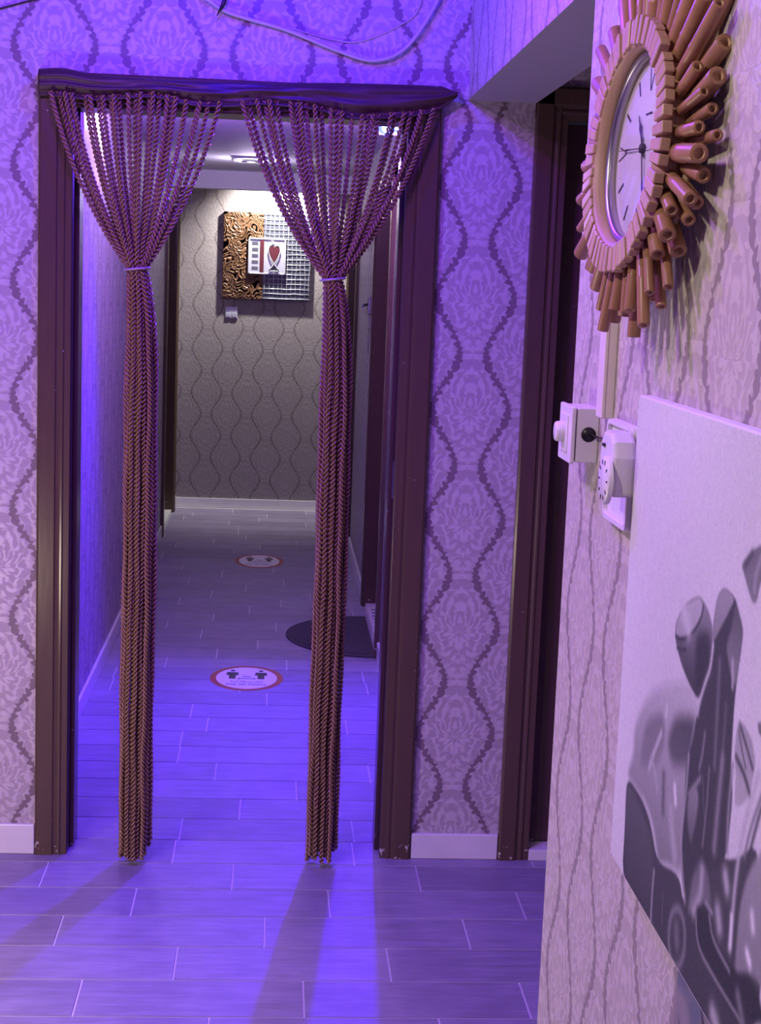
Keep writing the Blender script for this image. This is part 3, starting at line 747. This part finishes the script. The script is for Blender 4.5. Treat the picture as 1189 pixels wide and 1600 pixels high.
# ------------------------------------------------------------------ wiring boxes on the right wall
tr = empty('cable_trunking', (XR, 2.188, 1.42), 'cream vertical plastic cable trunking running up behind the clock', 'trunking')
put(tr, MB().box(XR-0.013, XR, 2.170, 2.207, 1.421, 2.64).obj('channel', M_cream, bevel=0.0015), MB().box(XR-0.0182, XR-0.013, 2.1685, 2.2085, 1.421, 2.64).obj('cover', M_cream, bevel=0.0015))
db = empty('dimmer_switch', (XR, 2.306, 1.345), 'boxy white dimmer switch with round knob left of the trunking foot', 'dimmer')
XF = XR-0.034
bb = MB().box(XF, XR, 2.262, 2.350, 1.346, 1.428)
put(db, bb.obj('back_box', M_plastic, bevel=0.002),
    MB().prism(rrect(.098, .086, .004), lambda a, b, h: (h, 2.308+a, 1.387+b), XF-0.0085, XF-0.002).obj('front_plate', M_plastic, bevel=0.0015),
    MB().prism(rrect(.056, .058, .003), lambda a, b, h: (h, 2.311+a, 1.387+b), XF-0.0105, XF-0.008).obj('insert', M_plastic, bevel=0.001))
fr = (Vector((XF-0.0105, 2.311, 1.388)), Vector((-1, 0, 0)), Vector((0, 1, 0)), Vector((0, 0, 1)))
put(db, MB().lathe([(.0165, 0), (.0160, .003), (.0152, .011), (.0135, .013), (.0004, .013)], fr, 32).obj('knob', M_plastic),
    MB().lathe([(.0112, -.0005), (.0112, .0006), (.0004, .0006)], (Vector((XR-0.0155, 2.262, 1.3885)), Vector((0, -1, 0)), Vector((1, 0, 0)), Vector((0, 0, 1))), 20).obj('cable_hole', M_dark),
    MB().tube([(XR-0.0145, 2.262, 1.3885), (XR-0.010, 2.257, 1.388), (XR-0.004, 2.245, 1.386), (XR-0.002, 2.21, 1.388)], 0.0018, 6).obj('black_lead', M_dark))
so = empty('socket_plate', (XR, 2.07, 1.285), 'white rimmed wall socket plate half hidden by the canvas edge', 'socket')
R0 = rrect(.150, .142, .014, 6)
put(so, MB().prism(R0, lambda a, b, h: (h, 2.072+a, 1.354+b), XR-0.008, XR).obj('plate', M_plastic, bevel=0.002))
rim = MB(); RI2 = rrect(.136, .128, .010, 6); nR = len(R0)
vs = [(XR-0.008, 2.072+a, 1.354+b) for a, b in R0] + [(XR-0.014, 2.072+a*.985, 1.354+b*.985) for a, b in R0] + [(XR-0.014, 2.072+a, 1.354+b) for a, b in RI2] + [(XR-0.008, 2.072+a, 1.354+b) for a, b in RI2]
rim.add(vs, [(q*nR+i, q*nR+(i+1) % nR, ((q+1) % 4)*nR+(i+1) % nR, ((q+1) % 4)*nR+i) for q in range(4) for i in range(nR)])
put(so, rim.obj('rim', M_plastic))
tm = empty('plug_timer', (XR-0.03, 1.985, 1.37), 'rounded white plug-in unit with round marked dial on the socket plate', 'timer')
tb = [(-.040, -.036), (.040, -.036), (.042, .016), (.036, .036), (.022, .047), (-.016, .047), (-.034, .036), (-.042, .016)]
put(tm, MB().prism(tb, lambda a, b, h: (h, 1.992+a, 1.372+b), XR-0.046, XR-0.0142).obj('housing', M_plastic, bevel=0.006, seg=3))
fr = (Vector((XR-0.046, 1.972, 1.357)), Vector((-1, 0, 0)), Vector((0, 1, 0)), Vector((0, 0, 1)))
tm_marks = []
tm_dial = MB().lathe([(.032, 0), (.032, .005), (.030, .007), (.0004, .0075)], fr, 40).obj('dial', M_plastic); put(tm, tm_dial)
for k in range(10):
    a = 2*PI*k/10
    tm_marks.append(MB().prism([(-.001, -.003), (.001, -.003), (.001, .003), (-.001, .003)], lambda p, q, h: fr[0] + fr[1]*h + fr[2]*(math.cos(a)*(.023+q)-math.sin(a)*p) + fr[3]*(math.sin(a)*(.024+q)+math.cos(a)*p), .0070, .0079).obj('dial_mark', M_dark))
for o in tm_marks: o.parent = tm_dial
put(tm, MB().box(XR-0.0485, XR-0.0455, 2.000, 2.012, 1.398, 1.402).obj('indicator_slot', M_dark))

# ------------------------------------------------------------------ canvas painting (flat picture, colours on a fine grid)
PAINT = [
 ('p',[(1.761,1.134),(1.69,1.16),(1.624,1.179),(1.579,1.165),(1.58,1.139),(1.6,1.087),(1.603,1.101),(1.602,1.043),(1.595,0.988),(1.609,0.961),(1.695,0.939),(1.705,0.945),(1.738,0.975),(1.792,0.985),(1.876,0.987),(1.848,1.023),(1.853,1.058),(1.814,1.101)],0.52,0.3,0.012),
 ('p',[(1.669,1.127),(1.588,1.149),(1.592,1.12),(1.6,1.087),(1.666,1.067),(1.696,1.088)],0.14,0.2,0.014),
 ('p',[(1.795,1.084),(1.723,1.117),(1.702,1.087),(1.736,1.043),(1.813,1.018),(1.808,1.054)],0.28,0.3,0.012),
 ('l',[(1.706,1.126),(1.707,1.116)],0.004,0.6,0.5),
 ('l',[(1.723,1.09),(1.753,1.054),(1.767,1.033)],0.005,0.55,0.5),
 ('l',[(1.757,1.048),(1.737,1.033),(1.725,1.021)],0.006,0.45,0.5),
 ('l',[(1.65,1.048),(1.643,1.033)],0.006,0.75,0.5),
 ('l',[(1.784,0.988),(1.738,0.977),(1.705,0.945)],0.004,0.5,0.5),
 ('l',[(1.661,1.017),(1.647,0.994),(1.631,0.974)],0.012,0.48,0.5),
 ('l',[(1.7,1.046),(1.693,1.005)],0.008,0.2,0.5),
 ('l',[(1.691,0.94),(1.652,0.955),(1.613,0.961)],0.004,0.5,0.5),
 ('p',[(1.692,1.215),(1.693,1.228),(1.676,1.246),(1.646,1.265),(1.61,1.278),(1.591,1.278),(1.566,1.27),(1.55,1.258),(1.544,1.247),(1.547,1.216),(1.58,1.168),(1.617,1.175),(1.655,1.188),(1.684,1.205)],0.34,0.1,0.003),
 ('p',[(1.606,1.239),(1.556,1.25),(1.547,1.216),(1.578,1.173),(1.603,1.186)],0.1,0.08,0.012),
 ('p',[(1.69,1.216),(1.69,1.229),(1.671,1.249),(1.641,1.265),(1.607,1.277),(1.59,1.272),(1.592,1.26),(1.612,1.242),(1.642,1.226),(1.674,1.216)],0.5,0.42,0.004),
 ('l',[(1.689,1.215),(1.671,1.215),(1.641,1.224),(1.612,1.24),(1.592,1.258),(1.588,1.271)],0.0025,0.08,0.5),
 ('l',[(1.68,1.203),(1.66,1.205),(1.643,1.21)],0.0025,0.1,0.5),
 ('l',[(1.666,1.251),(1.646,1.242),(1.638,1.234)],0.012,0.58,0.5),
 ('p',[(1.876,0.987),(1.792,0.985),(1.745,0.972),(1.703,0.938),(1.609,0.961),(1.581,0.935),(1.575,0.995),(1.505,1.03),(1.425,1.047),(1.347,1.1),(1.304,0.922),(1.468,0.836),(1.511,0.852),(1.594,0.849),(1.713,0.852),(1.867,0.851),(1.869,0.927)],0.13,0.1,0.003),
 ('p',[(1.874,0.981),(1.817,0.977),(1.741,0.957),(1.715,0.921),(1.727,0.873),(1.84,0.857),(1.866,0.917)],0.17,0.11,0.008),
 ('p',[(1.54,1.291),(1.519,1.306),(1.478,1.303),(1.469,1.293),(1.447,1.278),(1.448,1.262),(1.454,1.232),(1.457,1.197),(1.455,1.162),(1.453,1.135),(1.44,1.109),(1.446,1.039),(1.499,1.007),(1.565,0.981),(1.582,0.941),(1.606,0.976),(1.608,1.041),(1.611,1.092),(1.592,1.12),(1.584,1.153),(1.569,1.18),(1.546,1.212),(1.541,1.242),(1.548,1.259)],0.12,0.09,0.003),
 ('p',[(1.54,1.291),(1.519,1.306),(1.478,1.303),(1.503,1.279),(1.527,1.257),(1.541,1.243),(1.547,1.261)],0.4,0.33,0.003),
 ('p',[(1.478,1.302),(1.447,1.278),(1.448,1.262),(1.457,1.218),(1.469,1.22),(1.482,1.232),(1.498,1.249),(1.482,1.273)],0.18,0.33,0.005),
 ('l',[(1.542,1.239),(1.546,1.213),(1.562,1.193),(1.575,1.171),(1.581,1.154)],0.004,0.55,0.5),
 ('l',[(1.472,1.239),(1.467,1.215)],0.004,0.5,0.5),
 ('l',[(1.515,1.228),(1.513,1.203),(1.511,1.174),(1.507,1.119)],0.006,0.24,0.5),
 ('l',[(1.483,1.19),(1.483,1.161),(1.484,1.125)],0.005,0.2,0.5),
 ('l',[(1.549,1.141),(1.553,1.117),(1.56,1.1)],0.004,0.3,0.5),
 ('l',[(1.603,1.101),(1.604,1.052),(1.612,1.001),(1.596,0.968),(1.579,0.942)],0.004,0.42,0.5),
 ('l',[(1.555,1.09),(1.592,1.06)],0.004,0.35,0.5),
 ('p',[(1.597,1.053),(1.57,1.079),(1.554,1.07),(1.559,1.04),(1.572,1.008),(1.591,1.028)],0.34,0.2,0.006),
 ('l',[(1.525,1.111),(1.524,1.071),(1.529,1.025)],0.003,0.28,0.5),
 ('l',[(1.482,1.135),(1.486,1.08),(1.488,1.037)],0.008,0.33,0.5),
 ('l',[(1.448,1.139),(1.451,1.093),(1.446,1.052)],0.005,0.36,0.5),
 ('l',[(1.547,1.096),(1.528,1.051)],0.002,0.2,0.5),
 ('p',[(1.439,1.19),(1.416,1.188),(1.393,1.181),(1.38,1.164),(1.381,1.158),(1.389,1.127),(1.417,1.107),(1.433,1.103),(1.436,1.136),(1.445,1.151),(1.444,1.174)],0.42,0.5,0.003),
 ('l',[(1.433,1.184),(1.413,1.173),(1.387,1.156)],0.003,0.12,0.5),
 ('l',[(1.436,1.178),(1.423,1.163),(1.407,1.15)],0.002,0.15,0.5),
 ('l',[(1.439,1.151),(1.409,1.142),(1.39,1.13)],0.004,0.1,0.5),
 ('p',[(1.383,1.202),(1.373,1.206),(1.354,1.208),(1.351,1.194),(1.37,1.193),(1.377,1.194)],0.3,0.25,0.003),
 ('p',[(1.345,1.091),(1.377,1.055),(1.394,1.014),(1.395,0.971),(1.394,0.945),(1.34,0.969),(1.31,0.969),(1.247,0.983),(1.281,1.125)],0.42,0.34,0.006),
 ('l',[(1.356,1.021),(1.351,1.011)],0.007,0.75,0.5),
 ('l',[(1.362,0.981),(1.352,0.975)],0.006,0.85,0.5),
 ('l',[(1.368,1.157),(1.391,1.112),(1.407,1.067),(1.413,1.024),(1.413,0.989),(1.415,0.962)],0.006,0.55,0.5),
 ('l',[(1.354,1.127),(1.37,1.092),(1.383,1.057)],0.004,0.12,0.5),
 ('l',[(1.356,1.138),(1.378,1.102),(1.391,1.067)],0.004,0.3,0.5),
 ('l',[(1.445,1.025),(1.437,1.016)],0.01,0.55,0.5),
 ('l',[(1.461,0.981),(1.452,0.968)],0.011,0.52,0.5),
 ('l',[(1.416,0.994),(1.413,0.966)],0.005,0.75,0.5),
 ('p',[(1.566,0.932),(1.557,0.98),(1.532,1.01),(1.505,1.008),(1.482,0.977),(1.509,0.97),(1.538,0.955)],0.22,0.3,0.008),
 ('l',[(1.524,0.999),(1.523,0.979),(1.527,0.966),(1.545,0.945)],0.008,0.48,0.5),
 ('l',[(1.503,0.972),(1.48,0.971)],0.004,0.4,0.5),
 ('p',[(1.54,0.952),(1.502,0.97),(1.481,0.96),(1.452,0.945),(1.373,0.95),(1.308,0.937),(1.378,0.901),(1.476,0.916),(1.52,0.914)],0.06,0.06,0.006),
 ('l',[(1.569,0.904),(1.568,0.896),(1.569,0.887),(1.573,0.879),(1.578,0.871),(1.584,0.864),(1.592,0.86),(1.601,0.857),(1.609,0.856),(1.617,0.858),(1.624,0.862),(1.629,0.869),(1.632,0.876),(1.633,0.885),(1.632,0.894),(1.629,0.903),(1.623,0.911),(1.616,0.917),(1.608,0.922),(1.6,0.924),(1.592,0.924),(1.584,0.922),(1.577,0.918),(1.572,0.912),(1.569,0.904)],0.006,0.3,0.5),
 ('l',[(1.604,0.898),(1.599,0.886)],0.012,0.26,0.5),
 ('l',[(1.714,0.923),(1.716,0.895),(1.714,0.862)],0.004,0.42,0.5),
 ('l',[(1.669,0.914),(1.665,0.879)],0.003,0.18,0.5),
 ('l',[(1.536,0.949),(1.526,0.924),(1.507,0.914),(1.444,0.911),(1.363,0.91)],0.003,0.36,0.5),
 ('l',[(1.488,0.964),(1.471,0.946),(1.41,0.94)],0.003,0.36,0.5),
 ('l',[(1.453,0.874),(1.439,0.87),(1.432,0.863)],0.012,0.55,0.5),
 ('l',[(1.379,0.93),(1.358,0.911)],0.008,0.3,0.5),
 ('p',[(1.389,0.946),(1.355,0.964),(1.328,0.96),(1.294,0.944),(1.33,0.925),(1.359,0.936)],0.06,0.05,0.006),
 ('p',[(1.469,1.339),(1.436,1.359),(1.412,1.368),(1.354,1.388),(1.324,1.371),(1.375,1.346),(1.404,1.336),(1.412,1.312),(1.424,1.309),(1.44,1.319),(1.455,1.33)],0.24,0.3,0.003),
 ('l',[(1.409,1.356),(1.422,1.336),(1.421,1.322)],0.005,0.4,0.5),
 ('l',[(1.436,1.356),(1.454,1.341)],0.005,0.16,0.5),
 ('p',[(1.319,1.298),(1.219,1.354),(1.109,1.348),(1.035,1.125),(1.239,1.031)],0.2,0.1,0.01),
 ('p',[(1.053,1.313),(0.978,1.357),(0.912,1.311),(0.871,1.116),(0.985,1.053)],0.3,0.14,0.01),
]
def paint_mat(name):
    m, nt, b = new_mat(name)
    a = nt.nodes.new('ShaderNodeVertexColor'); a.layer_name = 'paint'
    v, _ = coords(nt); n = noise(nt, v, 420, 3); n2 = noise(nt, v, 60, 3)
    c = mix(nt, ((n-0.5)*0.22).mx(0.0), a.outputs[0], (0.60, 0.60, 0.62)); c = mix(nt, ((n2-0.4)*0.12).mx(0.0), c, (0.02, 0.02, 0.03))
    nt.links.new(c, b.inputs['Base Color']); b.inputs['Roughness'].default_value = 0.65; b.inputs['Specular IOR Level'].default_value = 0.2
    bump(nt, b, n, 0.15, 0.0008); return m
def in_poly(px, py, P):
    P = np.array(P); ins = np.zeros(px.shape, bool); dist = np.full(px.shape, 9.0)
    for i in range(len(P)):
        x0, y0 = P[i]; x1, y1 = P[(i+1) % len(P)]
        c = ((y0 > py) != (y1 > py)) & (px < (x1-x0)*(py-y0)/(y1-y0+1e-12)+x0); ins ^= c
        t = np.clip(((px-x0)*(x1-x0)+(py-y0)*(y1-y0))/((x1-x0)**2+(y1-y0)**2+1e-12), 0, 1)
        dist = np.minimum(dist, np.hypot(px-x0-t*(x1-x0), py-y0-t*(y1-y0)))
    return np.where(ins, dist, -dist)
def polydist(px, py, P):
    dist = np.full(px.shape, 9.0)
    for (x0, y0), (x1, y1) in zip(P[:-1], P[1:]):
        t = np.clip(((px-x0)*(x1-x0)+(py-y0)*(y1-y0))/((x1-x0)**2+(y1-y0)**2+1e-12), 0, 1)
        dist = np.minimum(dist, np.hypot(px-x0-t*(x1-x0), py-y0-t*(y1-y0)))
    return dist
def chaikin(P, closed, it=2):
    for _ in range(it):
        Q = []
        n = len(P)
        rngk = range(n if closed else n-1)
        if not closed: Q.append(P[0])
        for i in rngk:
            a, b = np.array(P[i]), np.array(P[(i+1) % n]); Q += [tuple(.8*a+.2*b), tuple(.2*a+.8*b)]
        if not closed: Q.append(P[-1])
        P = Q
    return P
CY0, CY1, CZ0, CZ1, CX = 1.06, 1.940, 0.858, 1.472, XR-0.020
cv = empty('canvas_painting', (XR, 1.5, CZ0), 'large white canvas painted with grey shaded tubes and folded shapes beside the socket plate', 'painting')
put(cv, MB().box(CX+0.0006, XR-0.0005, CY0, CY1, CZ0, CZ1).obj('stretched_canvas', M_canvas, bevel=0.003))
ny, nz = 470, 330
gy = np.linspace(CY0+.002, CY1-.002, ny); gz = np.linspace(CZ0+.002, CZ1-.002, nz); GY, GZ = np.meshgrid(gy, gz, indexing='ij')
T = 0.63 + 0.03*np.sin(9*GY+2)*np.sin(7*GZ)
for s in PAINT:
    if s[0] == 'p':
        _, P, a, b, soft = s; P = chaikin(P, True); sel = in_poly(GY, GZ, P); zz = [p[1] for p in P]
        k = np.clip(sel/soft*0.5+0.5, 0, 1); k = k*k*(3-2*k)
        g = np.clip((GZ-min(zz))/(max(zz)-min(zz)), 0, 1); T = T*(1-k) + (a*g+b*(1-g))*k
    else:
        _, P, wd, c, soft = s; P = chaikin(P, False); d = polydist(GY, GZ, P)
        k = np.exp(-(d/wd)**2)*0.85; T = T*(1-k) + c*k
T = 0.63*(T/0.63)**1.5
T = np.clip(T*(1+RNG.normal(0, 0.05, T.shape)), 0.01, 1)
v = np.stack([np.full(GY.shape, CX), GY, GZ], -1).reshape(-1, 3); I = np.arange(ny*nz).reshape(ny, nz)
f = np.stack([I[:-1, :-1], I[:-1, 1:], I[1:, 1:], I[1:, :-1]], -1).reshape(-1, 4)
po = np_mesh('painted_face', v, f, paint_mat('painting_grey'), smooth=False); put(cv, po)
col = np.stack([T*0.98, T*1.03, np.minimum(1, T*0.84+0.01), np.ones_like(T)], -1).reshape(-1, 4).astype(np.float32)
at = po.data.color_attributes.new('paint', 'FLOAT_COLOR', 'POINT'); at.data.foreach_set('color', col.ravel())
# second canvas below
c2 = empty('small_canvas', (XR, 1.35, 0.25), 'second canvas with grey and teal dabs hanging just below the large painting', 'painting')
put(c2, MB().box(XR-0.0145, XR-0.0005, 1.06, 1.606, 0.30, 0.853).obj('stretched_canvas', M_canvas, bevel=0.002))
ny, nz = 140, 140
gy = np.linspace(1.062, 1.604, ny); gz = np.linspace(0.302, 0.851, nz); GY, GZ = np.meshgrid(gy, gz, indexing='ij')
def nzf(sc, sd):
    r = np.random.default_rng(sd); o = np.zeros(GY.shape)
    for _ in range(14):
        kx, kz = r.normal(0, sc, 2); o += np.sin(kx*GY+kz*GZ+r.uniform(0, 6.28))
    return o/5
A1, A2, A3 = nzf(30, 1), nzf(60, 2), nzf(90, 4)
C = np.ones((*GY.shape, 4)); base = np.array([.22, .21, .19])
C[..., :3] = base*(1+.12*A2[..., None])
k = np.clip(A1*2+.2, 0, 1)[..., None]; C[..., :3] = C[..., :3]*(1-k*.6) + np.array([.05, .10, .14])*k*.6
k = np.clip(A3*3-2.2, 0, 1)[..., None]; C[..., :3] = C[..., :3]*(1-k) + np.array([.02, .02, .025])*k
v = np.stack([np.full(GY.shape, XR-0.0150), GY, GZ], -1).reshape(-1, 3); I = np.arange(ny*nz).reshape(ny, nz)
f = np.stack([I[:-1, :-1], I[:-1, 1:], I[1:, 1:], I[1:, :-1]], -1).reshape(-1, 4)
p2 = np_mesh('painted_face', v, f, paint_mat('painting_teal'), smooth=False); put(c2, p2)
at = p2.data.color_attributes.new('paint', 'FLOAT_COLOR', 'POINT'); at.data.foreach_set('color', np.clip(C, 0, 1).reshape(-1).astype(np.float32))
